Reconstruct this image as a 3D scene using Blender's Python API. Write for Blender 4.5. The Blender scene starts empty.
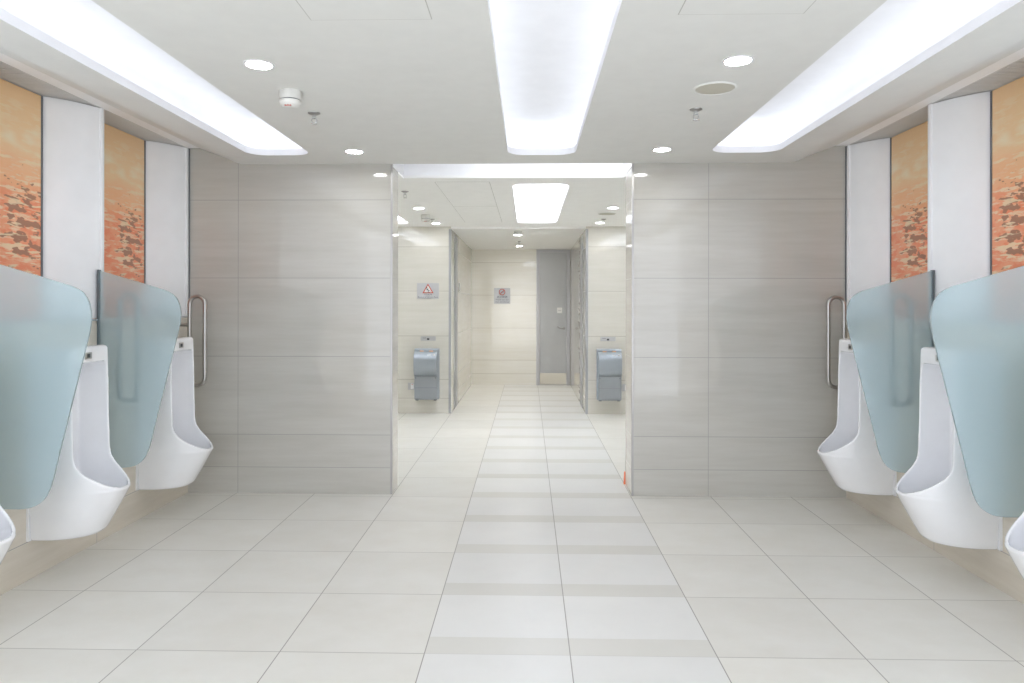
import bpy, bmesh, math
from mathutils import Vector, Matrix

sc = bpy.context.scene
COL = sc.collection
PI = math.pi

# ------------------------------------------------------------------ materials
def new_mat(name):
    m = bpy.data.materials.new(name); m.use_nodes = True
    nt = m.node_tree
    b = nt.nodes['Principled BSDF']
    return m, nt, b

def N(nt, kind, **kw):
    n = nt.nodes.new(kind)
    for k, v in kw.items():
        setattr(n, k, v)
    return n

def math_(nt, op, a, b=None, clamp=False):
    n = nt.nodes.new('ShaderNodeMath'); n.operation = op; n.use_clamp = clamp
    for i, v in enumerate((a, b)):
        if v is None: continue
        if isinstance(v, (int, float)): n.inputs[i].default_value = v
        else: nt.links.new(v, n.inputs[i])
    return n.outputs[0]

def mixc(nt, fac, a, b):
    n = nt.nodes.new('ShaderNodeMix'); n.data_type = 'RGBA'
    if isinstance(fac, (int, float)): n.inputs[0].default_value = fac
    else: nt.links.new(fac, n.inputs[0])
    for i, v in ((6, a), (7, b)):
        if isinstance(v, tuple): n.inputs[i].default_value = (*v, 1)
        else: nt.links.new(v, n.inputs[i])
    return n.outputs[2]

def maprange(nt, v, a, b, c=0.0, d=1.0, smooth=False):
    n = nt.nodes.new('ShaderNodeMapRange'); n.clamp = True
    if smooth: n.interpolation_type = 'SMOOTHSTEP'
    nt.links.new(v, n.inputs[0])
    for i, x in enumerate((a, b, c, d)): n.inputs[i+1].default_value = x
    return n.outputs[0]

def noise(nt, vec, scale, detail=3, rough=.55, stretch=None, off=(0,0,0)):
    mp = nt.nodes.new('ShaderNodeMapping')
    mp.inputs['Scale'].default_value = stretch or (1,1,1)
    mp.inputs['Location'].default_value = off
    nt.links.new(vec, mp.inputs[0])
    n = nt.nodes.new('ShaderNodeTexNoise')
    n.inputs['Scale'].default_value = scale; n.inputs['Detail'].default_value = detail
    n.inputs['Roughness'].default_value = rough
    nt.links.new(mp.outputs[0], n.inputs['Vector'])
    return n.outputs[0]

def s2l(r, g, b):
    f = lambda c: ((c/255+.055)/1.055)**2.4 if c > 10 else c/255/12.92
    return (f(r), f(g), f(b))

def plain(name, col, rough=.5, metal=0.0, spec=.5, coat=0.0, emit=None):
    m, nt, b = new_mat(name)
    geo = N(nt, 'ShaderNodeNewGeometry')
    nz = noise(nt, geo.outputs['Position'], 9, 2)
    f = maprange(nt, nz, .3, .7, 0, 1)
    c = mixc(nt, f, tuple(x*.985 for x in col), tuple(min(1, x*1.015) for x in col))
    nt.links.new(c, b.inputs['Base Color'])
    b.inputs['Roughness'].default_value = rough
    b.inputs['Metallic'].default_value = metal
    b.inputs['Specular IOR Level'].default_value = spec
    b.inputs['Coat Weight'].default_value = coat
    if emit:
        b.inputs['Emission Color'].default_value = (*emit[0], 1)
        b.inputs['Emission Strength'].default_value = emit[1]
    return m

def brushed(name, col, rough=.3, stretch=(1,1,60)):
    m, nt, b = new_mat(name)
    geo = N(nt, 'ShaderNodeNewGeometry')
    nz = noise(nt, geo.outputs['Position'], 14, 3, stretch=stretch)
    nt.links.new(mixc(nt, nz, tuple(x*.9 for x in col), tuple(min(1, x*1.1) for x in col)), b.inputs['Base Color'])
    b.inputs['Metallic'].default_value = 1
    b.inputs['Roughness'].default_value = rough
    return m

def joints(nt, coord, vals, hw):
    d = None
    for v in vals:
        a = math_(nt, 'ABSOLUTE', math_(nt, 'SUBTRACT', coord, v))
        d = a if d is None else math_(nt, 'MINIMUM', d, a)
    return maprange(nt, d, hw*.6, hw*1.4, 1, 0)

def tile_wall(name, col, col2, zs, vaxis=None, vs=(), joint=(.3,.29,.28), rough=.12, hw=.0022, spec=.5):
    m, nt, b = new_mat(name)
    geo = N(nt, 'ShaderNodeNewGeometry'); P = geo.outputs['Position']
    sep = N(nt, 'ShaderNodeSeparateXYZ'); nt.links.new(P, sep.inputs[0])
    streak = noise(nt, P, 2.2, 5, .6, stretch=(.8,.8,9))
    blot = noise(nt, P, 1.3, 2, .5, stretch=(1,1,1.6))
    f = math_(nt, 'ADD', math_(nt, 'MULTIPLY', streak, .65), math_(nt, 'MULTIPLY', blot, .35))
    f = maprange(nt, f, .36, .64)
    c = mixc(nt, f, col, col2)
    mask = joints(nt, sep.outputs['Z'], zs, hw)
    if vs:
        mask = math_(nt, 'MAXIMUM', mask, joints(nt, sep.outputs[vaxis], vs, hw))
    c = mixc(nt, mask, c, joint)
    nt.links.new(c, b.inputs['Base Color'])
    r = math_(nt, 'ADD', math_(nt, 'MULTIPLY', mask, .02 if rough < .05 else .4), rough)
    nt.links.new(r, b.inputs['Roughness'])
    b.inputs['Specular IOR Level'].default_value = spec
    return m

X0, Y0, T = -.4254, 2.925, .6          # floor tile grid

def floor_mat():
    m, nt, b = new_mat('floor_tiles')
    geo = N(nt, 'ShaderNodeNewGeometry'); P = geo.outputs['Position']
    sep = N(nt, 'ShaderNodeSeparateXYZ'); nt.links.new(P, sep.inputs[0])
    gx = math_(nt, 'DIVIDE', math_(nt, 'SUBTRACT', sep.outputs['X'], X0), T)
    gy = math_(nt, 'DIVIDE', math_(nt, 'SUBTRACT', sep.outputs['Y'], Y0), T)
    ix, iy = math_(nt, 'FLOOR', gx), math_(nt, 'FLOOR', gy)
    fx, fy = math_(nt, 'SUBTRACT', gx, ix), math_(nt, 'SUBTRACT', gy, iy)
    ex = math_(nt, 'MINIMUM', fx, math_(nt, 'SUBTRACT', 1, fx))
    ey = math_(nt, 'MINIMUM', fy, math_(nt, 'SUBTRACT', 1, fy))
    hw = .0022/T
    jx = maprange(nt, ex, hw*.6, hw*1.4, 1, 0)
    jy = math_(nt, 'MULTIPLY', maprange(nt, ey, hw*.6, hw*1.4, 1, 0), .75)
    comb = N(nt, 'ShaderNodeCombineXYZ'); nt.links.new(ix, comb.inputs[0]); nt.links.new(iy, comb.inputs[1])
    wn = N(nt, 'ShaderNodeTexWhiteNoise', noise_dimensions='2D'); nt.links.new(comb.outputs[0], wn.inputs['Vector'])
    # every tile has its own cloudy figure
    off = N(nt, 'ShaderNodeVectorMath', operation='MULTIPLY_ADD')
    nt.links.new(wn.outputs['Color'], off.inputs[0]); off.inputs[1].default_value = (20,20,20); nt.links.new(P, off.inputs[2])
    cl = noise(nt, off.outputs[0], 3.2, 5, .62, stretch=(1,1.3,1))
    f = maprange(nt, cl, .28, .72)
    side = mixc(nt, f, s2l(224,222,215), s2l(231,230,225))
    light = mixc(nt, f, s2l(226,226,224), s2l(231,231,229))
    band = mixc(nt, f, s2l(215,214,208), s2l(220,219,214))
    inb = math_(nt, 'LESS_THAN', fy, .25)
    strip = mixc(nt, inb, light, band)
    ins = math_(nt, 'MULTIPLY', math_(nt, 'GREATER_THAN', ix, -.5), math_(nt, 'LESS_THAN', ix, 1.5))
    c = mixc(nt, ins, side, strip)
    v = maprange(nt, wn.outputs['Value'], 0, 1, .965, 1.02)
    hsv = N(nt, 'ShaderNodeHueSaturation'); nt.links.new(c, hsv.inputs['Color']); nt.links.new(v, hsv.inputs['Value'])
    jm = math_(nt, 'MAXIMUM', jx, math_(nt, 'MULTIPLY', jy, maprange(nt, ins, 0, 1, 1, .35)))
    c = mixc(nt, jm, hsv.outputs[0], s2l(156,152,147))
    nt.links.new(c, b.inputs['Base Color'])
    b.inputs['Roughness'].default_value = .3
    b.inputs['Specular IOR Level'].default_value = .35
    return m

def art_mat(name, yc, flip):
    """sunset-on-water print: tan sky, pale streaks, orange water, brown broken reflections"""
    m, nt, b = new_mat(name)
    geo = N(nt, 'ShaderNodeNewGeometry'); P = geo.outputs['Position']
    sep = N(nt, 'ShaderNodeSeparateXYZ'); nt.links.new(P, sep.inputs[0])
    z = sep.outputs['Z']
    lat = math_(nt, 'MULTIPLY', math_(nt, 'SUBTRACT', sep.outputs['Y'], yc), flip)
    cv = N(nt, 'ShaderNodeCombineXYZ'); nt.links.new(lat, cv.inputs[0]); nt.links.new(z, cv.inputs[1])
    V = cv.outputs[0]
    warp = noise(nt, V, 4, 3, .6, stretch=(1,2.2,1))
    zw = math_(nt, 'ADD', z, math_(nt, 'MULTIPLY', math_(nt, 'SUBTRACT', warp, .5), .22))
    ramp = N(nt, 'ShaderNodeValToRGB'); nt.links.new(maprange(nt, zw, 1.6, 2.65), ramp.inputs[0])
    cr = ramp.color_ramp
    stops = [(0.0,(246,164,128)),(.32,(248,168,130)),(.52,(250,192,146)),(.66,(250,214,168)),(.78,(250,216,170)),(1,(246,206,158))]
    cr.elements[0].position, cr.elements[0].color = stops[0][0], (*s2l(*stops[0][1]),1)
    cr.elements[1].position, cr.elements[1].color = stops[-1][0], (*s2l(*stops[-1][1]),1)
    for p, c in stops[1:-1]:
        e = cr.elements.new(p); e.color = (*s2l(*c),1)
    col = ramp.outputs[0]
    # orange patches low down
    n1 = noise(nt, V, 9, 3, .6, stretch=(1,2.2,1), off=(3,1,0))
    low = maprange(nt, z, 2.15, 1.95, 0, 1, True)
    col = mixc(nt, math_(nt, 'MULTIPLY', low, maprange(nt, n1, .48, .56)), col, s2l(244,148,110))
    # pale wind streaks
    n2 = noise(nt, V, 7, 5, .65, stretch=(.8,4.2,1), off=(1,7,0))
    st = math_(nt, 'MULTIPLY', maprange(nt, n2, .52, .62), maprange(nt, z, 2.62, 2.45, 0, 1, True))
    col = mixc(nt, math_(nt, 'MULTIPLY', st, .75), col, s2l(250,228,190))
    glow = math_(nt, 'MULTIPLY', maprange(nt, math_(nt, 'ABSOLUTE', math_(nt, 'SUBTRACT', zw, 2.38)), .1, .02),
                 maprange(nt, noise(nt, V, 3.5, 2, .5, stretch=(1,2,1), off=(5,2,0)), .45, .6))
    col = mixc(nt, math_(nt, 'MULTIPLY', glow, .95), col, s2l(252,238,208))
    # brown broken reflections round the middle
    n3 = noise(nt, V, 12, 2, .5, stretch=(1,2.1,1), off=(9,4,0))
    dx = math_(nt, 'DIVIDE', lat, .20)
    dz = math_(nt, 'DIVIDE', math_(nt, 'SUBTRACT', z, 1.89), .30)
    r2 = math_(nt, 'ADD', math_(nt, 'MULTIPLY', dx, dx), math_(nt, 'MULTIPLY', dz, dz))
    thr = maprange(nt, r2, 0, 1.5, .45, .76)
    bl = math_(nt, 'MULTIPLY', maprange(nt, math_(nt, 'SUBTRACT', n3, thr), 0, .03), maprange(nt, r2, 1.9, 1.6))
    col = mixc(nt, math_(nt, 'MULTIPLY', bl, .9), col, s2l(168,120,96))
    n4 = noise(nt, V, 8, 2, .5, stretch=(1,5,1), off=(2,8,0))
    pale = math_(nt, 'MULTIPLY', maprange(nt, n4, .57, .62), maprange(nt, r2, 1.6, .8))
    col = mixc(nt, math_(nt, 'MULTIPLY', pale, .85), col, s2l(248,222,182))
    nt.links.new(col, b.inputs['Base Color'])
    b.inputs['Roughness'].default_value = .25
    return m

def glass_mat():
    m, nt, b = new_mat('frosted_glass')
    geo = N(nt, 'ShaderNodeNewGeometry')
    nz = noise(nt, geo.outputs['Position'], 40, 2)
    nt.links.new(mixc(nt, nz, (.725,.865,.91), (.745,.88,.92)), b.inputs['Base Color'])
    b.inputs['Transmission Weight'].default_value = .68
    b.inputs['Roughness'].default_value = .235
    b.inputs['IOR'].default_value = 1.3
    b.inputs['Specular IOR Level'].default_value = .5
    b.inputs['Coat Weight'].default_value = .25
    b.inputs['Coat Roughness'].default_value = .12
    return m

ZS = [.2, .449, 1.045, 1.643, 2.238]
GREY1, GREY2 = s2l(186,184,177), s2l(195,194,188)
M = dict(
    floor=floor_mat(),
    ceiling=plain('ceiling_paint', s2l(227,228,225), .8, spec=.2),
    ceiling_rear=plain('ceiling_paint_lit_copy', s2l(246,246,244), .8, spec=.2),  # ceiling paint lightened so the rear room looks more strongly lit
    soffit=plain('white_soffit_paint', s2l(245,245,245), .6, spec=.3),
    part_left=tile_wall('grey_tile_left', GREY1, GREY2, ZS, 'X', (-2.216,), rough=.06, spec=.8),
    part_right=tile_wall('grey_tile_right', GREY1, GREY2, ZS, 'X', (1.357,), rough=.06, spec=.8),
    reveal=tile_wall('pale_reveal_tile', s2l(214,210,202), s2l(226,223,216), ZS, rough=.06),
    side=tile_wall('beige_wall_tile', s2l(206,198,184), s2l(219,212,200), [.2, .8], 'Y', tuple(5.39-1.15-.88*k for k in range(5)), rough=.2),
    cream_dim=tile_wall('cream_wall_tile_dimmed', s2l(214,211,201), s2l(222,219,211), [.2,.449,1.031,1.63,2.22], rough=.02, joint=s2l(166,160,148)),  # same cream tile, colour darkened to offset strong light on these walls
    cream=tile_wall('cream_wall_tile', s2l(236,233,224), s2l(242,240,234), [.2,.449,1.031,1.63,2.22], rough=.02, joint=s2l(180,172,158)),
    plaster=plain('rear_plaster', s2l(222,220,214), .7),
    panel=plain('white_gloss_panel', s2l(244,246,249), .3, coat=.2),
    gap=plain('shadow_gap_dark', (.16,.17,.19), .5),
    ceramic=plain('white_ceramic', s2l(241,242,245), .1, coat=.6),
    glass=glass_mat(),
    channel=plain('dark_channel', (.16,.2,.22), .35, metal=.6),
    steel=brushed('brushed_steel', (.47,.46,.44), .3),
    trim_steel=brushed('satin_trim_steel', (.40,.39,.38), .35, (1,1,.2)),
    chrome=plain('chrome', (.75,.76,.78), .12, metal=1),
    plate=brushed('steel_sign_plate', (.56,.56,.565), .45, (1,1,20)),
    jamb=plain('grey_metal_jamb', s2l(170,171,174), .55),
    door=plain('grey_door_paint', s2l(192,194,197), .45),
    frame=plain('pale_grey_frame', s2l(200,200,205), .4),
    kick=brushed('kick_plate_metal', (.60,.56,.47), .4),
    dryer=plain('silver_plastic', s2l(160,168,176), .3, metal=.25, coat=.2),
    dryer2=plain('grey_plastic', s2l(146,151,156), .4),
    dark=plain('dark_plastic', (.05,.055,.06), .4),
    orange=plain('orange_plastic', s2l(226,170,118), .45),
    orange_red=plain('orange_red_plastic', s2l(240,140,100), .45),
    white=plain('white_plastic', s2l(240,240,240), .4),
    smoke=plain('detector_plastic', s2l(218,218,214), .5),
    speaker=plain('speaker_cloth', s2l(196,193,180), .85),
    ring=plain('lamp_ring', s2l(235,236,238), .4),
    red=plain('sign_red', s2l(196,78,58), .5),
    ink=plain('sign_ink', s2l(70,76,90), .5),
    signwhite=plain('sign_white', s2l(236,236,232), .5),
    grille=plain('grille_metal', s2l(214,214,212), .5),
    grille_back=plain('grille_back', s2l(84,84,84), .7),
    hatch_gap=plain('hatch_joint', s2l(186,186,180), .8),
    housing=plain('cove_white', s2l(244,245,248), .7, spec=.2),
)
def emitter(name, col, s): return plain(name, (.8,.8,.8), emit=(col, s))
M['led'] = emitter('cove_tube', (.93,.96,1.0), 2.2)
M['led_rear'] = emitter('rear_cove_tube', (.95,.98,1.0), 19.5)
M['led_slot'] = emitter('slot_tube', (.97,.99,1.0), 4.5)
M['lens'] = emitter('downlight_lens', (1,.99,.97), 90.0)
M['lens_rear'] = emitter('rear_downlight_lens', (1,.99,.97), 45.0)
M['lens_corridor'] = emitter('corridor_downlight_lens', (1,.99,.97), 130.0)

# ------------------------------------------------------------------ mesh helpers
def link(name, bm, mats, parent=None, smooth=None, loc=None, rz=0):
    """one mesh object; bm in the parent's local frame"""
    bmesh.ops.recalc_face_normals(bm, faces=bm.faces[:])
    me = bpy.data.meshes.new(name); bm.to_mesh(me); bm.free()
    for m in (mats if isinstance(mats, (list, tuple)) else [mats]): me.materials.append(m)
    if smooth is not None:
        me.shade_smooth()
        me.set_sharp_from_angle(angle=math.radians(smooth))
    o = bpy.data.objects.new(name, me); COL.objects.link(o)
    if parent: o.parent = parent
    if loc: o.location = loc
    if rz: o.rotation_euler.z = rz
    return o

def tag(o, label, cat, group=None):
    o['label'] = label; o['category'] = cat
    if group: o['group'] = group
    return o

def thing(name, label, cat, loc=(0,0,0), rz=0, group=None):
    o = bpy.data.objects.new(name, None); COL.objects.link(o)
    o.empty_display_size = .1
    o.location = loc; o.rotation_euler.z = rz
    return tag(o, label, cat, group)

def struct(o):
    o['kind'] = 'structure'; return o

def dup(root, label, loc, rz=0):
    r = root.copy(); COL.objects.link(r); r.location = loc; r.rotation_euler = (0,0,rz); r['label'] = label
    for ch in list(root.children):
        c = ch.copy(); COL.objects.link(c); c.parent = r
        for g in list(ch.children):
            d = g.copy(); COL.objects.link(d); d.parent = c
    return r

def box(bm, x0, x1, y0, y1, z0, z1, mat=0, bev=0):
    v = [bm.verts.new((x, y, z)) for z in (z0, z1) for y in (y0, y1) for x in (x0, x1)]
    fs = [bm.faces.new([v[i] for i in q]) for q in ((0,2,3,1),(4,5,7,6),(0,1,5,4),(2,6,7,3),(0,4,6,2),(1,3,7,5))]
    for f in fs: f.material_index = mat
    if bev:
        es = {e for f in fs for e in f.edges}
        r = bmesh.ops.bevel(bm, geom=list(es), offset=bev, segments=2, profile=.5, affect='EDGES')
        for f in r['faces']: f.material_index = mat
    return fs

def prism(bm, pts, vec, mat=0):
    """closed polygon of 3-D points swept along vec"""
    vec = Vector(vec)
    a = [bm.verts.new(p) for p in pts]; b = [bm.verts.new(Vector(p)+vec) for p in pts]
    n = len(pts); fs = [bm.faces.new(a), bm.faces.new(b[::-1])]
    for i in range(n): fs.append(bm.faces.new([a[i], a[(i+1)%n], b[(i+1)%n], b[i]]))
    for f in fs: f.material_index = mat
    return fs

def bevel_all(bm, off, seg=2, ang=30):
    es = [e for e in bm.edges if len(e.link_faces) == 2 and e.calc_face_angle(0) > math.radians(ang)]
    bmesh.ops.bevel(bm, geom=es, offset=off, segments=seg, profile=.5, affect='EDGES')

def tube(bm, pts, r, closed=False, seg=12, mat=0):
    pts = [Vector(p) for p in pts]; n = len(pts); rings = []
    prev = None
    for i, p in enumerate(pts):
        if closed: t = (pts[(i+1)%n]-pts[i-1]).normalized()
        else: t = (pts[min(i+1,n-1)]-pts[max(i-1,0)]).normalized()
        if prev is None:
            u = t.orthogonal().normalized()
        else:
            u = (prev - t*prev.dot(t)).normalized()
        prev = u; w = t.cross(u)
        rings.append([bm.verts.new(p + r*(math.cos(2*PI*k/seg)*u + math.sin(2*PI*k/seg)*w)) for k in range(seg)])
    m = n if closed else n-1
    for i in range(m):
        A, B = rings[i], rings[(i+1)%n]
        sh = 0
        if closed and i == n-1:
            sh = min(range(seg), key=lambda s: sum((A[k].co-B[(k+s)%seg].co).length for k in range(seg)))
        for k in range(seg):
            f = bm.faces.new([A[k], A[(k+1)%seg], B[(k+1+sh)%seg], B[(k+sh)%seg]]); f.material_index = mat
    if not closed:
        bm.faces.new(rings[0][::-1]).material_index = mat; bm.faces.new(rings[-1]).material_index = mat

def lathe(bm, prof, cx=0, cy=0, seg=32, mat=0, axis='z'):
    """profile [(r, h)] turned about a vertical axis (or about Y)"""
    def P(r, h, a):
        if axis == 'z': return (cx+r*math.cos(a), cy+r*math.sin(a), h)
        return (cx+r*math.cos(a), h, cy+r*math.sin(a))
    rings = []
    for r, h in prof:
        if r < 1e-6: rings.append([bm.verts.new(P(0, h, 0))])
        else: rings.append([bm.verts.new(P(r, h, 2*PI*k/seg)) for k in range(seg)])
    for A, B in zip(rings, rings[1:]):
        for k in range(seg):
            q = [A[k%len(A)], A[(k+1)%len(A)], B[(k+1)%len(B)], B[k%len(B)]]
            q = list(dict.fromkeys(q))
            if len(q) > 2: bm.faces.new(q).material_index = mat

def rrect(x0, x1, y0, y1, r, n=8):
    pts = []
    for cx, cy, a0 in ((x1-r,y1-r,0),(x0+r,y1-r,PI/2),(x0+r,y0+r,PI),(x1-r,y0+r,1.5*PI)):
        for k in range(n+1):
            a = a0 + PI/2*k/n
            pts.append((cx+r*math.cos(a), cy+r*math.sin(a)))
    return pts

def holed(bm, outer, holes, z):
    es = []
    for loop in [outer]+holes:
        vs = [bm.verts.new((x, y, z)) for x, y in loop]
        es += [bm.edges.new((vs[i], vs[(i+1)%len(vs)])) for i in range(len(vs))]
    bmesh.ops.triangle_fill(bm, use_beauty=True, use_dissolve=False, edges=es)

def circle(cx, cy, r, n=32): return [(cx+r*math.cos(2*PI*k/n), cy+r*math.sin(2*PI*k/n)) for k in range(n)]

def ring(bm, la, za, lb, zb, mat=0):
    a = [bm.verts.new((x,y,za)) for x,y in la]; b = [bm.verts.new((x,y,zb)) for x,y in lb]
    n = len(a)
    for i in range(n): bm.faces.new([a[i], a[(i+1)%n], b[(i+1)%n], b[i]]).material_index = mat
    return a, b

def bez(p0, p1, p2, n):
    return [tuple((1-t)**2*a+2*t*(1-t)*b+t*t*c for a,b,c in zip(p0,p1,p2)) for t in (i/n for i in range(n+1))]

# ------------------------------------------------------------------ dimensions (metres, camera stands at 0,0)
LX, RX = -2.60, 2.385           # side wall tile faces
YB = -.60                       # open end behind the camera, no wall; lets in added ambient light
YP = 5.395                      # face of the two tiled partition walls
PL, PR = -1.034, .783           # opening between them
YPL, YPR = 5.635, 5.74          # their backs
YD, YE = 9.48, 12.95            # dryer walls, end wall
CL, CR = -1.03, .765            # corridor
ZC, ZR, ZK = 2.51, 2.49, 2.46   # ceilings: front, rear, corridor
ZL = 1.34                       # ledge on the side walls
ZT = 2.635                      # soffit along the side walls
YF = [3.42, 4.30, YP]           # white fins
REC = .2                        # depth of the recess

# ------------------------------------------------------------------ setting
bm = bmesh.new(); box(bm, LX-.3, RX+.3, YB-.1, YE+.15, -.1, 0)
struct(link('floor', bm, M['floor']))

def side_wall(name, s, X):
    bm = bmesh.new()
    def B(d0, d1, y0, y1, z0, z1, m):      # d = depth into the wall
        a, b = sorted((X - s*d0, X - s*d1)); box(bm, a, b, y0, y1, z0, z1, m)
    B(0, .3, YB, YPL, 0, ZL, 0)
    B(REC+.005, .3, YF[0], YPL, ZL, 2.75, 1)
    B(0, .3, YB, YF[0], ZL, 2.75, 1)
    return struct(link(name, bm, [M['side'], M['panel']]))
side_wall('wall_left', 1, LX); side_wall('wall_right', -1, RX)

def part_wall(name, x0, x1, yb, m, edge):
    bm = bmesh.new()
    fs = box(bm, x0, x1, YP, yb, 0, 2.70)
    for f in fs:
        n = f.normal if f.normal.length else Vector()
        f.normal_update()
        if abs(f.normal.x) > .5: f.material_index = 1
    struct(link(name, bm, [m, M['reveal']]))
part_wall('wall_partition_left', LX-.25, PL, YPL, M['part_left'], PL)
part_wall('wall_partition_right', PR, RX+.25, YPR, M['part_right'], PR)

bm = bmesh.new(); box(bm, LX-.1, LX, YPL, YD, 0, 2.75); struct(link('wall_rear_side_left', bm, M['cream']))
bm = bmesh.new(); box(bm, RX, RX+.1, YPR, YD, 0, 2.75); struct(link('wall_rear_side_right', bm, M['cream']))
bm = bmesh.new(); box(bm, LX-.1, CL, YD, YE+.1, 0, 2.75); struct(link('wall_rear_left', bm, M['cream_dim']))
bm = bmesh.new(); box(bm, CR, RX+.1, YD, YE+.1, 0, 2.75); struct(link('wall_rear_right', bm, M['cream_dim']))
bm = bmesh.new(); box(bm, CL, CR, YE, YE+.1, 0, 2.75); struct(link('wall_end', bm, M['cream']))

# lights cut into the ceilings: x0, x1, y0, y1
COVES = [(-1.99, -1.545, -.45, 5.07), (-.145, .33, -.45, 5.09), (1.262, 1.735, -.45, 5.03)]
COVES_R = [(-2.0, -1.53, 6.15, 9.14), (-.14, .36, 6.18, 9.10), (1.24, 1.72, 6.15, 9.14)]
COVE_R = .13
DL = [(-1.205,3.159), (-1.217,4.95), (.918,3.146), (.919,4.923)]
DLR = [(-1.186,7.692), (-1.189,9.10), (.909,7.678), (.904,9.06)]
DLK = [(-.150,10.30), (-.156,12.2)]

def lathe_holes(l, r): return [circle(x, y, r) for x, y in l]

# front ceiling: flat field plus the two curved-up edges and the flat soffit by the wall
bm = bmesh.new()
XA, XB = LX+.45, RX-.45
holed(bm, [(XA,YB),(XB,YB),(XB,YP),(XA,YP)], [rrect(*c, COVE_R) for c in COVES] + lathe_holes(DL, .058), ZC)
for s, X in ((1, LX), (-1, RX)):
    prof = [(.45, ZC)] + [(.45-.15*t, ZC+.045*t*t) for t in (.2,.4,.6,.8,1)] + [(.085, ZT)]
    for (d0,z0), (d1,z1) in zip(prof, prof[1:]):
        q = [bm.verts.new(p) for p in ((X+s*d0,YB,z0),(X+s*d0,YP,z0),(X+s*d1,YP,z1),(X+s*d1,YB,z1))]
        bm.faces.new(q)
bmesh.ops.remove_doubles(bm, verts=bm.verts[:], dist=1e-5)
o = struct(link('ceiling', bm, M['ceiling'], smooth=25))
for nm, s, X in (('trim_1', 1, LX), ('trim_2', -1, RX)):
    bm = bmesh.new(); a, b = sorted((X - s*.003, X + s*.088)); box(bm, a, b, YB, YP, ZT, ZT+.05, 0, .002)
    struct(link(nm, bm, M['soffit']))

# rear ceiling, with the light slot just behind the partitions
YS = 5.87
bm = bmesh.new()
holed(bm, [(LX,YS),(RX,YS),(RX,YD),(LX,YD)], [rrect(*c, COVE_R) for c in COVES_R] + lathe_holes(DLR, .058), ZR)
for x0, x1, y0 in ((LX, PL, YPL), (PR, RX, YPR)):
    bm.faces.new([bm.verts.new(p) for p in ((x0,y0,ZR),(x1,y0,ZR),(x1,YS,ZR),(x0,YS,ZR))])
struct(link('ceiling_rear', bm, M['ceiling_rear']))
bm = bmesh.new()
holed(bm, [(CL,YD),(CR,YD),(CR,YE),(CL,YE)], lathe_holes(DLK, .058), ZK)
bm.faces.new([bm.verts.new(p) for p in ((CL,YD,ZK),(CR,YD,ZK),(CR,YD,ZR+.02),(CL,YD,ZR+.02))])
struct(link('ceiling_corridor', bm, M['ceiling_rear']))

# ledge trims, corner trims, shadow gaps
k = 3
def trim(x0, x1, y0, y1, z0, z1, m):
    global k
    bm = bmesh.new(); box(bm, *sorted((x0,x1)), *sorted((y0,y1)), z0, z1, 0, .0015)
    struct(link('trim_%d' % k, bm, m)); k += 1
trim(LX-REC, LX+.006, YF[0], YP-.002, ZL, ZL+.010, M['chrome'])
trim(RX+REC, RX-.006, YF[0], YP-.002, ZL, ZL+.010, M['chrome'])
trim(PL-.014, PL+.003, YP-.003, YP+.014, 0, 2.505, M['trim_steel'])
trim(PR-.003, PR+.014, YP-.003, YP+.014, 0, 2.505, M['trim_steel'])
trim(LX-.002, LX+.012, YP-.013, YP-.001, ZL+.011, 2.63, M['gap'])
trim(RX+.002, RX-.012, YP-.013, YP-.001, ZL+.011, 2.63, M['gap'])
trim(CL-.03, CL+.003, YD-.004, YD+.02, 0, 2.455, M['jamb'])
trim(CR-.003, CR+.03, YD-.004, YD+.02, 0, 2.455, M['jamb'])
trim(CL-.01, CL+.008, 9.86, 10.30, 0, 2.42, M['jamb'])
trim(CR+.01, CR-.008, 10.02, 10.46, 0, 2.42, M['jamb'])

# ------------------------------------------------------------------ ceiling cove lights
def cove(label, rect, z, led, group):
    x0, x1, y0, y1 = rect
    t = thing('cove_light', label, 'ceiling light', ((x0+x1)/2, (y0+y1)/2, z), 0, group)
    hx, hy = (x1-x0)/2, (y1-y0)/2
    R = lambda o, r=None: rrect(-hx-o, hx+o, -hy-o, hy+o, (COVE_R+o) if r is None else r)
    bm = bmesh.new()
    ring(bm, R(0), 0, R(0), .045); ring(bm, R(0), .045, R(.012), .045); ring(bm, R(.012), .045, R(.012), .012)
    link('lip', bm, M['housing'], t, 30)
    bm = bmesh.new()
    ring(bm, R(.012), .012, R(.10), .012); ring(bm, R(.10), .012, R(.10), .14)
    prev, pz = R(.10), .14
    for i in range(1, 6):
        a = PI/2*i/5
        cur, cz = R(.10-.08*(1-math.cos(a)), COVE_R+.10-.08*(1-math.cos(a))), .14+.08*math.sin(a)
        ring(bm, prev, pz, cur, cz); prev, pz = cur, cz
    bm.faces.new([bm.verts.new((x,y,pz)) for x,y in prev])
    bmesh.ops.remove_doubles(bm, verts=bm.verts[:], dist=1e-5)
    link('housing', bm, M['housing'], t, 40)
    bm = bmesh.new()
    tube(bm, [(x, y, .034) for x, y in R(.055)], .014, True, 8)
    link('light_tube', bm, led, t, 60)
    return t
G1, G2 = 'long cove lights in the front ceiling', 'cove lights in the rear ceiling'
cove('long recessed white cove light running above the left hand urinals', COVES[0], ZC, M['led'], G1)
cove('long recessed white cove light over the pale floor strip, nearest the middle', COVES[1], ZC, M['led'], G1)
cove('long recessed white cove light running above the right hand urinals', COVES[2], ZC, M['led'], G1)
cove('recessed cove light of the rear room, cut off by the left partition wall', COVES_R[0], ZR, M['led_rear'], G2)
cove('short recessed cove light in the rear ceiling, seen whole through the opening', COVES_R[1], ZR, M['led_rear'], G2)
cove('recessed cove light of the rear room, cut off by the right partition wall', COVES_R[2], ZR, M['led_rear'], G2)

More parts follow.
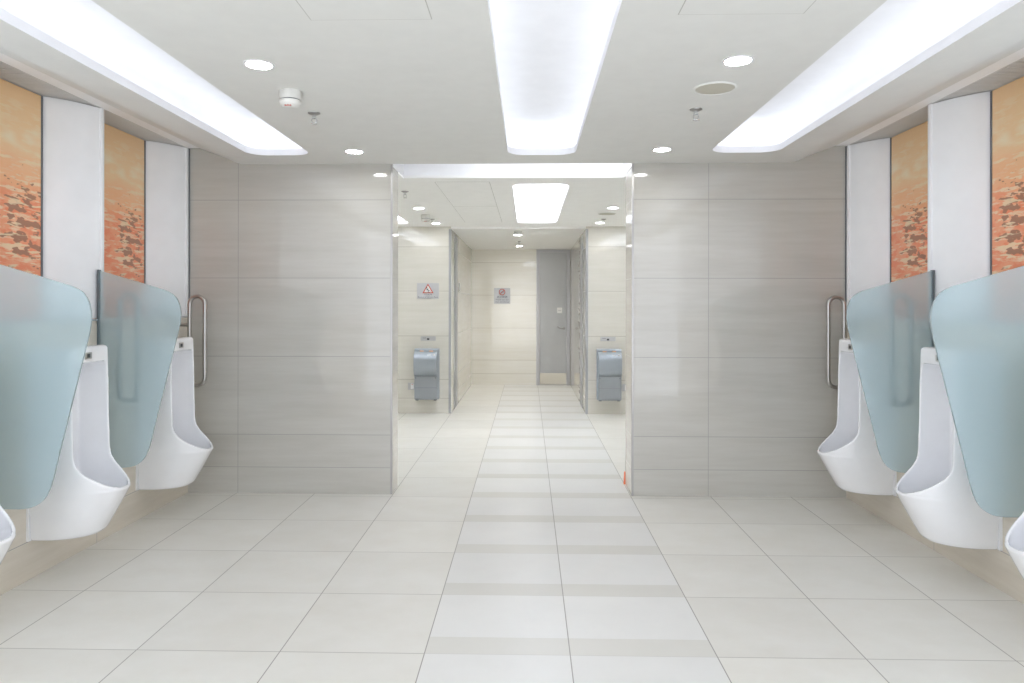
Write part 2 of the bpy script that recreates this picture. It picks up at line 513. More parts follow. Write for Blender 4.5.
# light slot across the opening
t = thing('slot_light', 'bright light slot across the ceiling just behind the opening', 'ceiling light', ((PL+PR)/2, (YP+YS)/2, ZR))
hx, y0, y1 = (PR-PL)/2-.003, YP+.004-(YP+YS)/2, YS-(YP+YS)/2
bm = bmesh.new()
for q in (((-hx,y1,0),(hx,y1,0),(hx,y1,.26),(-hx,y1,.26)), ((-hx,y0,.02),(hx,y0,.02),(hx,y0,.26),(-hx,y0,.26)),
          ((-hx,y0,.26),(hx,y0,.26),(hx,y1,.26),(-hx,y1,.26)),
          ((-hx,y0,.0),(-hx,y1,.0),(-hx,y1,.26),(-hx,y0,.26)), ((hx,y0,.0),(hx,y1,.0),(hx,y1,.26),(hx,y0,.26))):
    bm.faces.new([bm.verts.new(p) for p in q])
link('housing', bm, M['housing'], t)
bm = bmesh.new(); box(bm, -hx, hx, y1-.012, y1, -.004, .018, 0, .002)
link('lip', bm, M['soffit'], t)
bm = bmesh.new()
for zz in (.09, .15): tube(bm, [(-hx+.62, y0+.06, zz), (hx-.03, y0+.06, zz)], .018, False, 10)
link('light_tube', bm, M['led_slot'], t, 60)

# ------------------------------------------------------------------ downlights
def downlight(lens='lens', watts=0):
    t = thing('downlight', 'x', 'downlight', (0,0,0), 0, 'round recessed downlights')
    bm = bmesh.new(); lathe(bm, [(.057,.002),(.057,-.004),(.066,-.004),(.068,0),(.066,.002)], seg=32)
    link('trim_ring', bm, M['ring'], t, 40)
    bm = bmesh.new(); lathe(bm, [(.0565,-.002),(.0565,.05),(0,.05)], seg=32)
    link('reflector', bm, M['housing'], t, 40)
    bm = bmesh.new(); lathe(bm, [(.056,.004),(.04,.0035),(0,.003)], seg=32)
    link('lens', bm, M[lens], t, 40)
    if watts:
        la = bpy.data.lights.new('lamp', 'SPOT'); la.energy = watts; la.spot_size = math.radians(105); la.spot_blend = 1; la.shadow_soft_size = .05
        la.color = (1,.99,.97)
        lo = bpy.data.objects.new('lamp', la); COL.objects.link(lo); lo.parent = t; lo.location.z = -.012
    return t
dl0 = downlight()
lab = ['round downlight in front ceiling, beside the smoke detector and the left cove',
       'round downlight at front ceiling edge above the left grey partition wall',
       'round downlight in front ceiling, beside the round speaker and the right cove',
       'round downlight at front ceiling edge above the right grey partition wall']
for i, ((x, y), l) in enumerate(zip(DL, lab)):
    if i == 0: dl0.location = (x, y, ZC); dl0['label'] = l
    else: dup(dl0, l, (x, y, ZC))
labr = ['nearer of two round downlights in the rear ceiling, above the left hand dryer side',
        'farther of two round downlights, against the wall top above the slippery floor sign',
        'nearer of two round downlights in the rear ceiling, above the right hand dryer side',
        'farther of two round downlights, against the wall top above the right hand dryer']
def downlights(spots, labels, z, lens, watts):
    d = downlight(lens, watts)
    for i, ((x, y), l) in enumerate(zip(spots, labels)):
        if i == 0: d.location = (x, y, z); d['label'] = l
        else: dup(d, l, (x, y, z))
downlights(DLR[::2], labr[::2], ZR, 'lens_rear', 50)
downlights(DLR[1::2], labr[1::2], ZR, 'lens_rear', 0)
labk = ['round downlight in corridor ceiling next to the corridor smoke detector',
        'round downlight in corridor ceiling close to the end wall and sprinkler']
downlights(DLK, labk, ZK, 'lens_corridor', 56)

# smoke detectors
def smoke():
    t = thing('smoke_detector', 'x', 'smoke detector', (0,0,0), 0, 'smoke detectors')
    bm = bmesh.new(); lathe(bm, [(0,0),(.054,0),(.055,-.004),(.055,-.040),(.052,-.044),(0,-.044)])
    link('base', bm, M['smoke'], t, 40)
    bm = bmesh.new(); lathe(bm, [(.048,-.044),(.0485,-.050),(0,-.050)])
    link('vent_gap', bm, M['gap'], t, 40)
    bm = bmesh.new(); lathe(bm, [(.054,-.049),(.055,-.053),(.053,-.066),(.044,-.077),(.028,-.083),(0,-.085),(0,-.049)])
    link('sensor_head', bm, M['smoke'], t, 50)
    bm = bmesh.new()
    for a in (-1.9,-1.57,-1.25):
        lathe(bm, [(0,-.076),(.005,-.076),(.005,-.0815),(0,-.083)], .037*math.cos(a), .037*math.sin(a), 10)
    link('indicator_lamp', bm, M['red'], t, 40)
    return t
s0 = smoke(); s0.location = (-1.197, 3.555, ZC); s0['label'] = 'white round smoke detector hanging under the front ceiling near left cove'
dup(s0, 'white round smoke detector under the rear ceiling above the left dryer wall', (-1.191, 8.25, ZR))
dup(s0, 'white round smoke detector under the corridor ceiling', (-.142, 9.76, ZK)).scale = (1,1,.62)

# sprinklers
def sprinkler():
    t = thing('ceiling_sprinkler', 'x', 'sprinkler', (0,0,0), 0, 'ceiling sprinklers')
    bm = bmesh.new(); lathe(bm, [(0,0),(.034,0),(.033,-.004),(.015,-.012),(0,-.012)], seg=24)
    link('flange', bm, M['trim_steel'], t, 40)
    bm = bmesh.new(); lathe(bm, [(.011,-.010),(.012,-.03),(.008,-.032),(0,-.032)], seg=16)
    tube(bm, [(.010,0,-.028),(.015,0,-.042),(.006,0,-.058)], .003, False, 8)
    tube(bm, [(-.010,0,-.028),(-.015,0,-.042),(-.006,0,-.058)], .003, False, 8)
    link('nozzle', bm, M['chrome'], t, 40)
    bm = bmesh.new(); lathe(bm, [(0,-.058),(.017,-.058),(.018,-.060),(.017,-.062),(0,-.062)], seg=16)
    link('deflector', bm, M['chrome'], t, 40)
    return t
p0 = sprinkler(); p0.location = (-1.199, 3.96, ZC); p0['label'] = 'small chrome sprinkler under front ceiling, behind the smoke detector'
for x, y, z, l in ((.916, 3.92, ZC, 'small chrome sprinkler under front ceiling, behind the round speaker'),
                   (-1.14, 6.56, ZR, 'small chrome sprinkler under rear ceiling, right at the left partition edge'),
                   (-1.173, 8.66, ZR, 'small chrome sprinkler under rear ceiling above the slippery floor sign'),
                   (.914, 8.68, ZR, 'small chrome sprinkler under rear ceiling above the right dryer wall'),
                   (-.151, 11.3, ZK, 'small chrome sprinkler under the corridor ceiling')):
    dup(p0, l, (x, y, z))

# ceiling speakers
def speaker():
    t = thing('ceiling_speaker', 'x', 'speaker', (0,0,0), 0, 'round ceiling speakers')
    bm = bmesh.new(); lathe(bm, [(.096,0),(.104,0),(.103,-.004),(.097,-.007),(.094,-.004)], seg=48)
    link('trim_ring', bm, M['ceiling'], t, 40)
    bm = bmesh.new(); lathe(bm, [(.0955,-.001),(.094,-.004),(.05,-.007),(0,-.008)], seg=48)
    link('speaker_grille', bm, M['speaker'], t, 40)
    return t
q0 = speaker(); q0.location = (.921, 3.54, ZC); q0['label'] = 'round beige speaker flush in the front ceiling near right cove'
dup(q0, 'round beige speaker flush in the rear ceiling above the right dryer', (.899, 8.166, ZR))

# access hatches
def hatch(label, x0, x1, y0, y1, z, m):
    t = thing('ceiling_hatch', label, 'access hatch', ((x0+x1)/2, (y0+y1)/2, z), 0, 'access hatches in the ceilings')
    hx, hy = (x1-x0)/2, (y1-y0)/2
    bm = bmesh.new()
    w = .0035
    for a in ((-hx,hx,-hy,-hy+w),(-hx,hx,hy-w,hy),(-hx,-hx+w,-hy+w,hy-w),(hx-w,hx,-hy+w,hy-w)):
        box(bm, *a, -.0012, -.0002)
    link('joint', bm, M['hatch_gap'], t)
    bm = bmesh.new(); box(bm, -hx+w, hx-w, -hy+w, hy-w, -.002, -.0004)
    link('panel', bm, m, t)
hatch('flush square access hatch in front ceiling beside the left cove light', -.822, -.362, 2.16, 2.67, ZC, M['ceiling'])
hatch('flush square access hatch in front ceiling beside the right cove light', .551, 1.012, 2.13, 2.645, ZC, M['ceiling'])
hatch('flush long hatch panel in rear ceiling, the one nearer the light slot', -.80, -.33, 6.06, 7.53, ZR, M['ceiling_rear'])
hatch('flush long hatch panel in rear ceiling, the one nearer the corridor', -.80, -.33, 7.545, 8.98, ZR, M['ceiling_rear'])

# ------------------------------------------------------------------ side recesses: art, white fins, grilles
ART = [('left', 1, LX, 1), ('right', -1, RX, -1)]
ORD = {('left',0): 'nearer orange sunset water print on the left wall, beside near screen top',
       ('left',1): 'farther orange sunset water print on the left wall, above far screen',
       ('right',0): 'nearer orange sunset water print on the right wall, cut by picture edge',
       ('right',1): 'farther orange sunset water print on the right wall, above far screen'}
FIN = {('left',0): 'curved white wall fin between the two orange prints on the left wall',
       ('left',1): 'curved white wall fin between orange print and left grey partition',
       ('right',0): 'curved white wall fin between the two orange prints on the right wall',
       ('right',1): 'curved white wall fin between orange print and right grey partition'}
YC = {('left',0): 3.87, ('left',1): 4.92, ('right',0): 3.80, ('right',1): 4.80}
for side, s, X, fl in ART:
    for b in (0, 1):
        y0, y1 = YF[b], YF[b+1]
        ys = y1-.285                                   # joint between print and fin
        D = X - s*(REC-.004)
        # print panel
        t = thing('art_panel', ORD[side,b], 'wall art', (D, (y0+ys)/2, ZL+.012), 0, 'orange prints in the wall recesses')
        h = (ys-y0)/2 - .008
        bm = bmesh.new(); a, c = sorted((0, s*.012)); box(bm, a, c, -h, h, 0, 2.628-ZL-.012, 0, .001)
        link('print', bm, art_mat('sunset_print', YC[side,b], fl), t)
        bm = bmesh.new(); a, c = sorted((0, s*.016)); box(bm, a, c, h, h+.012, 0, 2.628-ZL-.012)
        link('edge_strip', bm, M['gap'], t)
        # fin
        ye = y1-.016 if b == 1 else y1
        curve = bez((D+s*.014, ys+.008), (X-s*.065, ys+.085), (X-s*.004, ye-.034), 14)
        poly = [(D, ye), (D, ys+.008)] + curve + [(X+s*.006, ye-.034), (X+s*.010, ye-.028), (X+s*.010, ye-.006), (X+s*.006, ye)]
        bm = bmesh.new(); prism(bm, [(x-D, y-ys, 0) for x, y in poly], (0,0,2.630-ZL-.012))
        o = link('wall_fin', bm, M['panel'], None, 40, (D, ys, ZL+.012))
        tag(o, FIN[side,b], 'wall panel', 'curved white fins of the wall recesses')
    # grille strip over the recess
    t = thing('air_grille', 'grey slatted air grille strip along the top of the %s wall recesses' % side, 'grille', (X-s*REC/2, (YF[0]+YP)/2, ZT))
    hl = (YP-YF[0])/2-.01
    bm = bmesh.new(); n = int(2*hl/.026)
    for i in range(n):
        y = -hl+.026*(i+.3); box(bm, -REC/2, REC/2-.004, y, y+.014, .0, .012)
    box(bm, -REC/2, -REC/2+.008, -hl, hl, -.002, .012); box(bm, REC/2-.012, REC/2-.004, -hl, hl, -.002, .012)
    link('slats', bm, M['grille'], t)
    bm = bmesh.new(); box(bm, -REC/2, REC/2-.004, -hl, hl, .026, .03)
    link('backing', bm, M['grille_back'], t)

# ------------------------------------------------------------------ urinals
def interp(tab, z):
    for (z0, *a), (z1, *b) in zip(tab, tab[1:]):
        if z <= z1:
            t = max(0, (z-z0)/(z1-z0)); return [p+(q-p)*t for p, q in zip(a, b)]
    return list(tab[-1][1:])

def dsec(d0, D, w, dc, rx, ry, z, n=14):
    """half-oval section: flat back at d0, straight sides to dc, then an oval rx by ry, cut off square at D"""
    amax = math.asin(min(1, max(.02, (D-dc)/rx)))
    side = [(dc+rx*math.sin(amax*i/n), w-ry+ry*math.cos(amax*i/n)) for i in range(n+1)]
    return [(d0, -w, z)] + [(d, -y, z) for d, y in side] + [(d, y, z) for d, y in side[::-1]] + [(d0, w, z)]

def loft(secs):
    bm = bmesh.new(); R = [[bm.verts.new(p) for p in s] for s in secs]; n = len(R[0])
    for A, B in zip(R, R[1:]):
        for i in range(n): bm.faces.new([A[i], A[(i+1)%n], B[(i+1)%n], B[i]])
    bm.faces.new(R[0][::-1]); bm.faces.new(R[-1])
    bmesh.ops.recalc_face_normals(bm, faces=bm.faces[:])
    return bm

def urinal_mesh():
    # z, front, half width, straight side length, oval rx, ry
    low = [(.200,.250,.145,.05,.20,.135),(.206,.272,.157,.062,.21,.147),(.222,.290,.164,.07,.22,.153),(.30,.336,.170,.106,.23,.158),
           (.38,.382,.172,.132,.25,.160),(.435,.412,.173,.152,.26,.161),(.447,.418,.173,.158,.26,.161)]
    rim = [(.466,.389),(.487,.356),(.508,.325),(.528,.299),(.555,.265),(.588,.240),(.62,.230),(.66,.226),(.80,.224),(1.0,.221),(1.17,.218),(1.197,.216)]
    secs = [dsec(0, D, w, dc, rx, ry, z) for z, D, w, dc, rx, ry in low]
    secs += [dsec(0, D, .173-.008*max(0,(z-.66)/.55), .158, .26, .161, z) for z, D in rim]
    secs += [dsec(0, .210, .160, .158, .26, .150, 1.207), dsec(0, .195, .150, .158, .26, .140, 1.212)]
    A = loft(secs)
    # z, back, front, half width, straight side length, oval rx, ry
    cut = [(.285,.18,.25,.03,.20,.05,.028),(.295,.145,.285,.07,.18,.105,.065),(.325,.11,.318,.11,.16,.158,.1),(.37,.085,.352,.145,.15,.202,.135),
           (.42,.068,.386,.157,.145,.241,.147),(.447,.062,.402,.160,.152,.25,.149),(.52,.05,.402,.160,.152,.25,.149),(1.0,.05,.402,.155,.152,.25,.149),
           (1.06,.052,.402,.153,.152,.25,.147),(1.09,.065,.402,.150,.152,.25,.145),(1.11,.10,.402,.145,.152,.25,.14),(1.122,.15,.402,.138,.152,.25,.13)]
    B = loft([dsec(b, D, w, dc, rx, ry, z) for z, b, D, w, dc, rx, ry in cut])
    oa, ob = link('tmp_a', A, M['ceramic']), link('tmp_b', B, M['ceramic'])
    m = oa.modifiers.new('b', 'BOOLEAN'); m.operation = 'DIFFERENCE'; m.object = ob; m.solver = 'EXACT'
    r = oa.modifiers.new('r', 'REMESH'); r.mode = 'VOXEL'; r.voxel_size = .0045; r.use_smooth_shade = True
    s = oa.modifiers.new('s', 'SMOOTH'); s.factor = .5; s.iterations = 9
    dg = bpy.context.evaluated_depsgraph_get()
    me = bpy.data.meshes.new_from_object(oa.evaluated_get(dg))
    for o in (oa, ob):
        d = o.data; bpy.data.objects.remove(o); bpy.data.meshes.remove(d)
    me.materials.clear(); me.materials.append(M['ceramic']); me.shade_smooth()
    me.name = 'urinal_body'
    return me

def urinal():
    t = thing('urinal', 'x', 'urinal', (0,0,0), 0, 'wall hung white urinals')
    o = bpy.data.objects.new('body', urinal_mesh()); COL.objects.link(o); o.parent = t
    o.location.x = .012
    bm = bmesh.new(); prism(bm, [(0,-.176,.205),(0,.176,.205),(0,.172,1.19),(0,-.172,1.19)], (.013,0,0)); bevel_all(bm, .003)
    link('back_flange', bm, M['ceramic'], t, 40)
    bm = bmesh.new(); box(bm, .224, .2335, -.031, .031, 1.142, 1.178, 0, .003)
    s = link('sensor_plate', bm, M['steel'], t, 40)
    bm = bmesh.new(); box(bm, .2332, .2352, -.012, .012, 1.150, 1.170, 0, .002)
    link('sensor_eye', bm, M['dark'], s, 40)
    bm = bmesh.new(); lathe(bm, [(0,.292),(.032,.292),(.034,.296),(.030,.300),(0,.302)], .215, 0, 24)
    link('drain', bm, M['steel'], t, 40)
    return t
u0 = urinal()
UY = [2.93, 3.81, 4.84]
UL = ['white urinal on the left wall, only its lip showing at picture edge',
      'white urinal on the left wall, between the two frosted glass screens',
      'white urinal on the left wall, in the far corner by the grab bars',
      'white urinal on the right wall, only its lip showing at picture edge',
      'white urinal on the right wall, between the two frosted glass screens',
      'white urinal on the right wall, in the far corner by the grab bars']
for i, (y, l) in enumerate(zip(UY*2, UL)):
    loc, rz = ((LX-.001, y, 0), 0) if i < 3 else ((RX+.001, y, 0), PI)
    if i == 0: u = u0; u0.location = loc; u0['label'] = l
    else: u = dup(u0, l, loc, rz)
    for ch in u.children:                      # the sensor sits towards the near side
        if ch.name.startswith('sensor_plate'): ch.location.y = -.024 if rz == 0 else .024

# ------------------------------------------------------------------ frosted glass screens
def smooth_loop(ctrl, n=6):
    """Catmull-Rom through the corner points, straight where marked"""
    out = []
    for i in range(len(ctrl)-1):
        p0 = ctrl[max(i-1,0)]; p1, p2 = ctrl[i], ctrl[i+1]; p3 = ctrl[min(i+2, len(ctrl)-1)]
        for k in range(n):
            t = k/n
            out.append(tuple(.5*((2*b)+(-a+c)*t+(2*a-5*b+4*c-d)*t*t+(-a+3*b-3*c+d)*t**3) for a,b,c,d in zip(p0,p1,p2,p3)))
    out.append(ctrl[-1]); return out
def screen():
    t = thing('urinal_screen', 'x', 'privacy screen', (0,0,0), 0, 'frosted glass privacy screens')
    c = [(.39,1.532),(.425,1.520),(.464,1.496),(.493,1.455),(.506,1.405),(.507,1.36),(.500,1.31),(.490,1.265)]
    d = [(.345,.690),(.326,.610),(.308,.552),(.284,.506),(.248,.473),(.205,.457),(.16,.452)]
    poly = [(.004,.452),(.004,1.645),(.20,1.588)] + smooth_loop(c, 4) + smooth_loop(d, 4)
    bm = bmesh.new(); prism(bm, [(x, -.006, z) for x, z in poly], (0,.012,0)); bevel_all(bm, .0012, 1, 60)
    link('glass_panel', bm, M['glass'], t, 30)
    bm = bmesh.new()
    box(bm, .0005, .012, -.013, -.0065, .452, 1.647, 0, .001); box(bm, .0005, .012, .0065, .013, .452, 1.647, 0, .001); box(bm, .0005, .0035, -.0065, .0065, .452, 1.647)
    link('wall_channel', bm, M['channel'], t)
    return t
g0 = screen()
for i, (y, X, rz, l) in enumerate(((3.37, LX, 0, 'large frosted blue glass screen in the left foreground, cut by picture edge'),
                                   (4.25, LX, 0, 'frosted blue glass screen on the left wall behind the middle urinal'),
                                   (3.37, RX, PI, 'large frosted blue glass screen in the right foreground, cut by picture edge'),
                                   (4.25, RX, PI, 'frosted blue glass screen on the right wall behind the middle urinal'))):
    loc = (X + (-.001 if rz == 0 else .001), y, 0)
    if i == 0: g0.location = loc; g0['label'] = l
    else: dup(g0, l, loc, rz)

# ------------------------------------------------------------------ grab bars
def grab_bar():
    t = thing('grab_bar', 'x', 'grab bar', (0,0,0), 0, 'steel loop grab bars')
    xi, xo, z0, z1 = .098, .212, .845, 1.50
    r = (xo-xi)/2; cx = (xi+xo)/2
    pts = [(cx+r*math.cos(PI*k/12), 0, z1-r+r*math.sin(PI*k/12)) for k in range(13)]
    pts += [(xi, 0, z) for z in (1.3, 1.1)]
    pts += [(cx-r*math.cos(PI*k/12), 0, z0+r-r*math.sin(PI*k/12)) for k in range(13)]
    pts += [(xo, 0, z) for z in (1.1, 1.3)]
    bm = bmesh.new(); tube(bm, pts, .0155, True, 16)
    link('loop', bm, M['steel'], t, 60)
    for z in (1.02, 1.29):
        bm = bmesh.new(); tube(bm, [(.004,0,z),(xi,0,z)], .013, False, 14)
        link('wall_stub', bm, M['steel'], t, 60)
        bm = bmesh.new(); tube(bm, [(-.001,0,z),(.010,0,z)], .034, False, 24)
        link('wall_flange', bm, M['steel'], t, 40)
    return t
b0 = grab_bar()
for i, (y, X, rz, l) in enumerate(((5.21, LX, 0, 'upright steel loop grab bar in the far left corner beside grey partition'),
                                   (4.312, LX, 0, 'upright steel loop grab bar blurred behind the left far glass screen'),
                                   (5.21, RX, PI, 'upright steel loop grab bar in the far right corner beside grey partition'),
                                   (4.312, RX, PI, 'upright steel loop grab bar blurred behind the right far glass screen'))):
    if i == 0: b0.location = (X, y, 0); b0['label'] = l
    else: dup(b0, l, (X, y, 0), rz)

# ------------------------------------------------------------------ hand dryers (local: wall face y = 0, room towards -y)
def dryer():
    t = thing('hand_dryer', 'x', 'hand dryer', (0,0,0), 0, 'silver hand dryers')
    w, wv = .160, .150
    def ext(prof, x0, x1, m, name, par, bev=.004, sm=35):
        bm = bmesh.new(); prism(bm, [(x0, -d, z) for d, z in prof], (x1-x0,0,0))
        if bev: bevel_all(bm, bev, 2, 35)
        return link(name, bm, m, par, sm)
    body = ext([(-.001,.20),(.10,.20),(.105,.50),(.100,.845),(.085,.862),(.03,.868),(-.001,.862)], -w, w, M['dryer'], 'rear_shell', t, .006)
    ext([(.100,.198),(.150,.198),(.165,.215),(.168,.36),(.172,.515),(.106,.515)], -wv+.004, wv-.004, M['dryer2'], 'lower_shell', t, .005)
    front = [(.160,.832)] + bez((.166,.83), (.245,.80), (.245,.68), 8) + bez((.245,.67), (.245,.55), (.175,.512), 8) + [(.135,.512),(.132,.56),(.150,.70),(.148,.825)]
    v = ext(front, -wv, wv, M['dryer'], 'front_visor', t, 0, 40)
    for sx in (-1, 1):
        bm = bmesh.new(); box(bm, sx*.062-.026, sx*.062+.026, -.112, -.098, .79, .842, 0, .004)
        link('air_nozzle', bm, M['orange'], t, 40)
    bm = bmesh.new(); box(bm, -w+.02, w-.02, -.147, -.104, .52, .60)
    link('hand_slot', bm, M['dark'], t)
    bm = bmesh.new(); box(bm, .028, .075, -.2205, -.198, .776, .796, 0, .002)
    link('white_label', bm, M['white'], v)
    bm = bmesh.new(); lathe(bm, [(0,-.221),(.019,-.220),(.020,-.198),(0,-.198)], .112, .785, 24, 0, 'y')
    link('round_badge', bm, M['white'], v, 40)
    bm = bmesh.new(); box(bm, -wv+.006, wv-.006, -.1695, -.160, .356, .360)
    link('seam', bm, M['gap'], t)
    for sx in (-1, 1):
        bm = bmesh.new(); lathe(bm, [(0,-.176),(.008,-.175),(.008,-.165),(0,-.165)], sx*.130, .488, 14, 0, 'y')
        link('screw', bm, M['gap'], t, 40)
        bm = bmesh.new(); box(bm, sx*.12-.018, sx*.12+.018, -.14, -.03, .188, .2, 0, .002)
        link('foot', bm, M['dark'], t)
    return t
d0 = dryer(); d0.location = (-1.342, YD, 0); d0['label'] = 'silver hand dryer on the cream wall under the slippery floor sign'
dup(d0, 'silver hand dryer on the cream wall beside the right partition edge', (1.065, YD, 0))

def sensor_plate():
    t = thing('wall_plate', 'x', 'plate', (0,0,0), 0, 'steel plates above the dryers')
    bm = bmesh.new(); box(bm, -.10, .10, -.008, -.0005, -.029, .029, 0, .002); link('face_plate', bm, M['plate'], t)
    bm = bmesh.new(); box(bm, -.016, .016, -.011, -.0075, -.020, .004, 0, .002); link('dark_button', bm, M['dark'], t)
    bm = bmesh.new()
    box(bm, -.075, -.03, -.0088, -.0078, .004, .010)
    link('engraved_line', bm, M['gap'], t)
    return t
w0 = sensor_plate(); w0.location = (-1.333, YD, .997); w0['label'] = 'small steel plate with dark button above the left hand dryer'
dup(w0, 'small steel plate with dark button above the right hand dryer', (1.059, YD, .997))

def socket():
    t = thing('wall_switch', 'x', 'switch', (0,0,0), 0, 'steel switches beside the dryers')
    bm = bmesh.new(); box(bm, -.045, .045, -.010, -.0005, -.047, .047, 0, .003); link('face_plate', bm, M['plate'], t)
    bm = bmesh.new(); box(bm, -.008, .034, -.017, -.0095, -.036, .036, 0, .003); link('rocker', bm, M['white'], t)
    bm = bmesh.new(); box(bm, .006, .018, -.0185, -.0165, .022, .031, 0, .001); link('indicator', bm, M['red'], t)
    return t
e0 = socket(); e0.location = (-1.557, YD, .359); e0['label'] = 'small steel wall switch at the foot of the left hand dryer'
dup(e0, 'small steel wall switch half hidden between right dryer and partition', (1.290, YD, .352))

# ------------------------------------------------------------------ signs
def text(name, body, size, loc, m, parent, width=None):
    cu = bpy.data.curves.new(name, 'FONT'); cu.body = body; cu.size = size; cu.align_x = 'CENTER'; cu.align_y = 'CENTER'; cu.extrude = .0006
    o = bpy.data.objects.new(name, cu); COL.objects.link(o)
    bpy.context.view_layer.update()
    dg = bpy.context.evaluated_depsgraph_get()
    me = bpy.data.meshes.new_from_object(o.evaluated_get(dg))
    bpy.data.objects.remove(o)
    xs = [v.co.x for v in me.vertices]
    k = width/(max(xs)-min(xs)) if width and xs else 1
    me.transform(Matrix.Translation(loc) @ Matrix.Rotation(PI/2, 4, 'X') @ Matrix.Diagonal((k,1,1,1)))
    me.materials.clear(); me.materials.append(m)
    ob = bpy.data.objects.new(name, me); COL.objects.link(ob); ob.parent = parent
    return ob

t = thing('wall_sign', 'steel slippery floor warning sign with red triangle above left dryer', 'sign', (-1.337, YD, 1.632))
bm = bmesh.new(); box(bm, -.147, .147, -.006, -.0005, -.105, .105, 0, .0015); link('face_plate', bm, M['plate'], t)
def tri(bm, cz, r, y0, y1):
    prism(bm, [(r*math.cos(a)*1.0, y0, cz+r*math.sin(a)) for a in (PI/2, PI/2+2*PI/3, PI/2+4*PI/3)], (0, y1-y0, 0))
bm = bmesh.new(); tri(bm, .012, .086, -.0075, -.0058); link('warning_triangle', bm, M['red'], t)
bm = bmesh.new(); tri(bm, .012, .060, -.0085, -.0072); link('triangle_field', bm, M['signwhite'], t)
bm = bmesh.new()                                       # slipping figure
lathe(bm, [(0,-.0098),(.008,-.0098),(.008,-.0082),(0,-.0082)], -.016, .040, 14, 0, 'y')
def limb(pts, r): tube(bm, [(x, -.0088, z) for x, z in pts], r, False, 8)
limb([(-.012,.028),(.004,.006)], .006); limb([(.004,.006),(.024,.002),(.034,-.010)], .004); limb([(.004,.006),(.006,-.012),(.022,-.020)], .004)
limb([(-.008,.024),(-.024,.010)], .003); limb([(-.008,.024),(.012,.026)], .003)
limb([(-.030,-.020),(.010,-.024)], .002)
link('slipping_figure', bm, M['ink'], t, 50)
text('lettering', '小心地滑', .022, (0, -.0063, -.050), M['ink'], t, .10)
text('lettering', 'Beware of slippery floor', .026, (0, -.0063, -.083), M['ink'], t, .27)

t = thing('wall_sign', 'square steel no smoking sign with red ring on the end wall', 'sign', (-.475, YE, 1.616))
bm = bmesh.new(); box(bm, -.148, .148, -.006, -.0005, -.143, .143, 0, .0015); link('face_plate', bm, M['plate'], t)
bm = bmesh.new(); tube(bm, [(.052*math.cos(a), -.007, .070+.052*math.sin(a)) for a in [2*PI*i/32 for i in range(32)]], .0075, True, 8)
tube(bm, [(-.036,-.0085,.034),(.036,-.0085,.106)], .0065, False, 8)
link('prohibition_ring', bm, M['red'], t, 50)
bm = bmesh.new(); box(bm, -.030, .022, -.0085, -.006, .064, .074); box(bm, .025, .033, -.0085, -.006, .064, .074)
tube(bm, [(.029,-.007,.078),(.024,-.007,.086),(.030,-.007,.094)], .002, False, 6)
link('cigarette', bm, M['ink'], t)
text('lettering', '禁止吸烟', .044, (0, -.0063, -.022), M['ink'], t, .19)
text('lettering', 'Thank you for', .036, (0, -.0063, -.070), M['ink'], t, .24)
text('lettering', 'not smoking', .036, (0, -.0063, -.110), M['ink'], t, .24)

# corridor wall plate
t = thing('wall_plate', 'tiny grey plate on the left corridor wall near steel jamb', 'plate', (CL, 10.62, 1.71))
bm = bmesh.new(); box(bm, .0005, .010, -.05, .05, -.06, .06, 0, .002); link('face_plate', bm, M['plate'], t)
bm = bmesh.new(); box(bm, .0095, .013, -.02, .02, -.03, .03, 0, .001); link('button', bm, M['frame'], t)

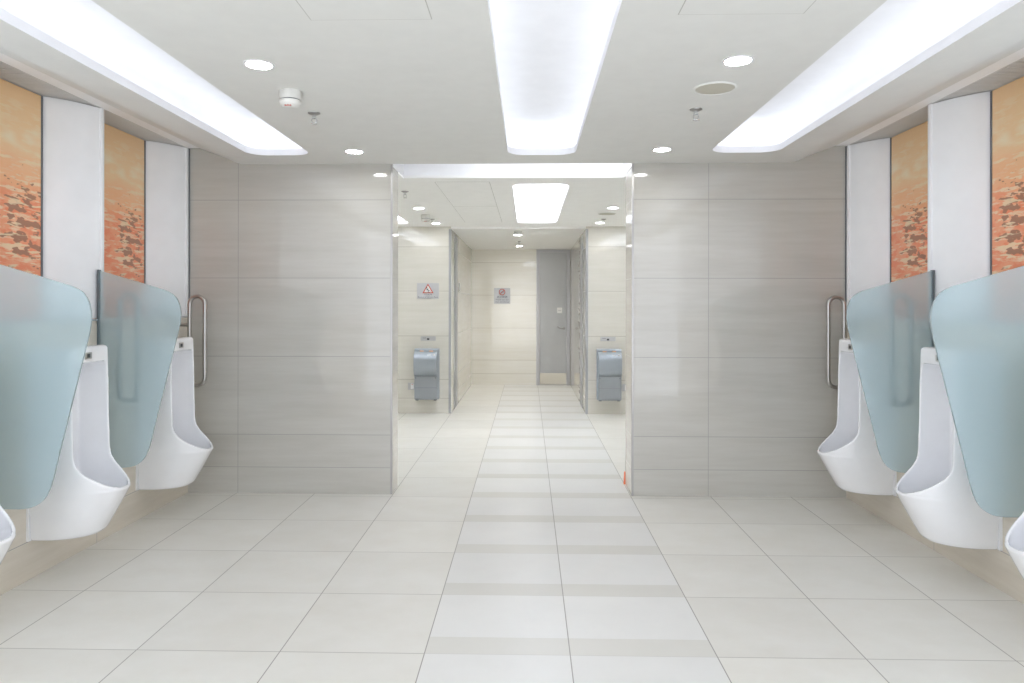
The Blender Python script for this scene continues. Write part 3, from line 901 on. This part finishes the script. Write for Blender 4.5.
# ------------------------------------------------------------------ door at the end of the corridor
d = bpy.data.objects.new('door_1', None); COL.objects.link(d); d.location = (.454, YE, 0); struct(d)
bm = bmesh.new()
box(bm, -.305, -.245, -.03, -.0005, 0, 2.455, 0, .003); box(bm, .245, .305, -.03, -.0005, 0, 2.455, 0, .003); box(bm, -.245, .245, -.03, -.0005, 2.40, 2.455, 0, .003)
struct(link('door_frame', bm, M['frame'], d))
bm = bmesh.new(); box(bm, -.242, .242, -.012, -.0005, .006, 2.398, 0, .002); struct(link('door_leaf', bm, M['door'], d))
bm = bmesh.new(); box(bm, -.238, .238, -.0145, -.0115, .012, .215, 0, .001); struct(link('kick_plate', bm, M['kick'], d))
bm = bmesh.new()
lathe(bm, [(0,-.022),(.026,-.022),(.028,-.012),(0,-.012)], .195, 1.03, 20, 0, 'y')
tube(bm, [(.195,-.015,1.03),(.195,-.06,1.03),(.18,-.066,1.028),(.12,-.066,1.035),(.075,-.062,1.062)], .011, False, 10)
struct(link('door_handle', bm, M['trim_steel'], d, 50))
t = thing('door_sign', 'small white square sign on the grey door above its handle', 'sign', (.570, YE-.012, 1.355))
bm = bmesh.new(); box(bm, -.045, .045, -.005, -.0005, -.05, .05, 0, .001); link('face_plate', bm, M['white'], t)
bm = bmesh.new(); box(bm, -.028, .028, -.0056, -.0048, -.008, .006); link('dark_mark', bm, M['frame'], t)

# orange wedge at the foot of the right partition
bm = bmesh.new()
prism(bm, [(-.012,0,.008),(.10,0,.008),(.10,0,.03),(.004,0,.105),(-.006,0,.105)], (0,.03,0)); bevel_all(bm, .003)
tag(link('floor_wedge', bm, M['orange_red'], None, 40, (PR-.001, YPR+.004, -.008)), 'orange sliver at the foot of the right partition wall, in the opening', 'wedge')

# ------------------------------------------------------------------ world, camera, view
w = bpy.data.worlds.new('world'); sc.world = w; w.use_nodes = True
w.node_tree.nodes['Background'].inputs[0].default_value = (.9,.93,1,1)
w.node_tree.nodes['Background'].inputs[1].default_value = 3.1  # ambient fill added for brightness, enters through the open end at YB

cam = bpy.data.cameras.new('camera'); co = bpy.data.objects.new('camera', cam); COL.objects.link(co)
cam.sensor_width = 36; cam.lens = 712.36/1024*36
cam.shift_y = -(341.5-306.04)/1024
cam.clip_start = .05
co.matrix_world = Matrix.Translation((0,0,1.4316)) @ Matrix.Rotation(.02273, 4, 'Z') @ Matrix.Rotation(PI/2, 4, 'X') @ Matrix.Rotation(.0015, 4, 'Z')
sc.camera = co
sc.cycles.diffuse_bounces = 8; sc.cycles.max_bounces = 14; sc.cycles.glossy_bounces = 4; sc.cycles.transmission_bounces = 8
sc.cycles.caustics_reflective = False; sc.cycles.caustics_refractive = True
vs = sc.view_settings
vs.view_transform = 'Standard'; vs.look = 'None'; vs.gamma = 1; vs.use_curve_mapping = False
vs.exposure = 0.0
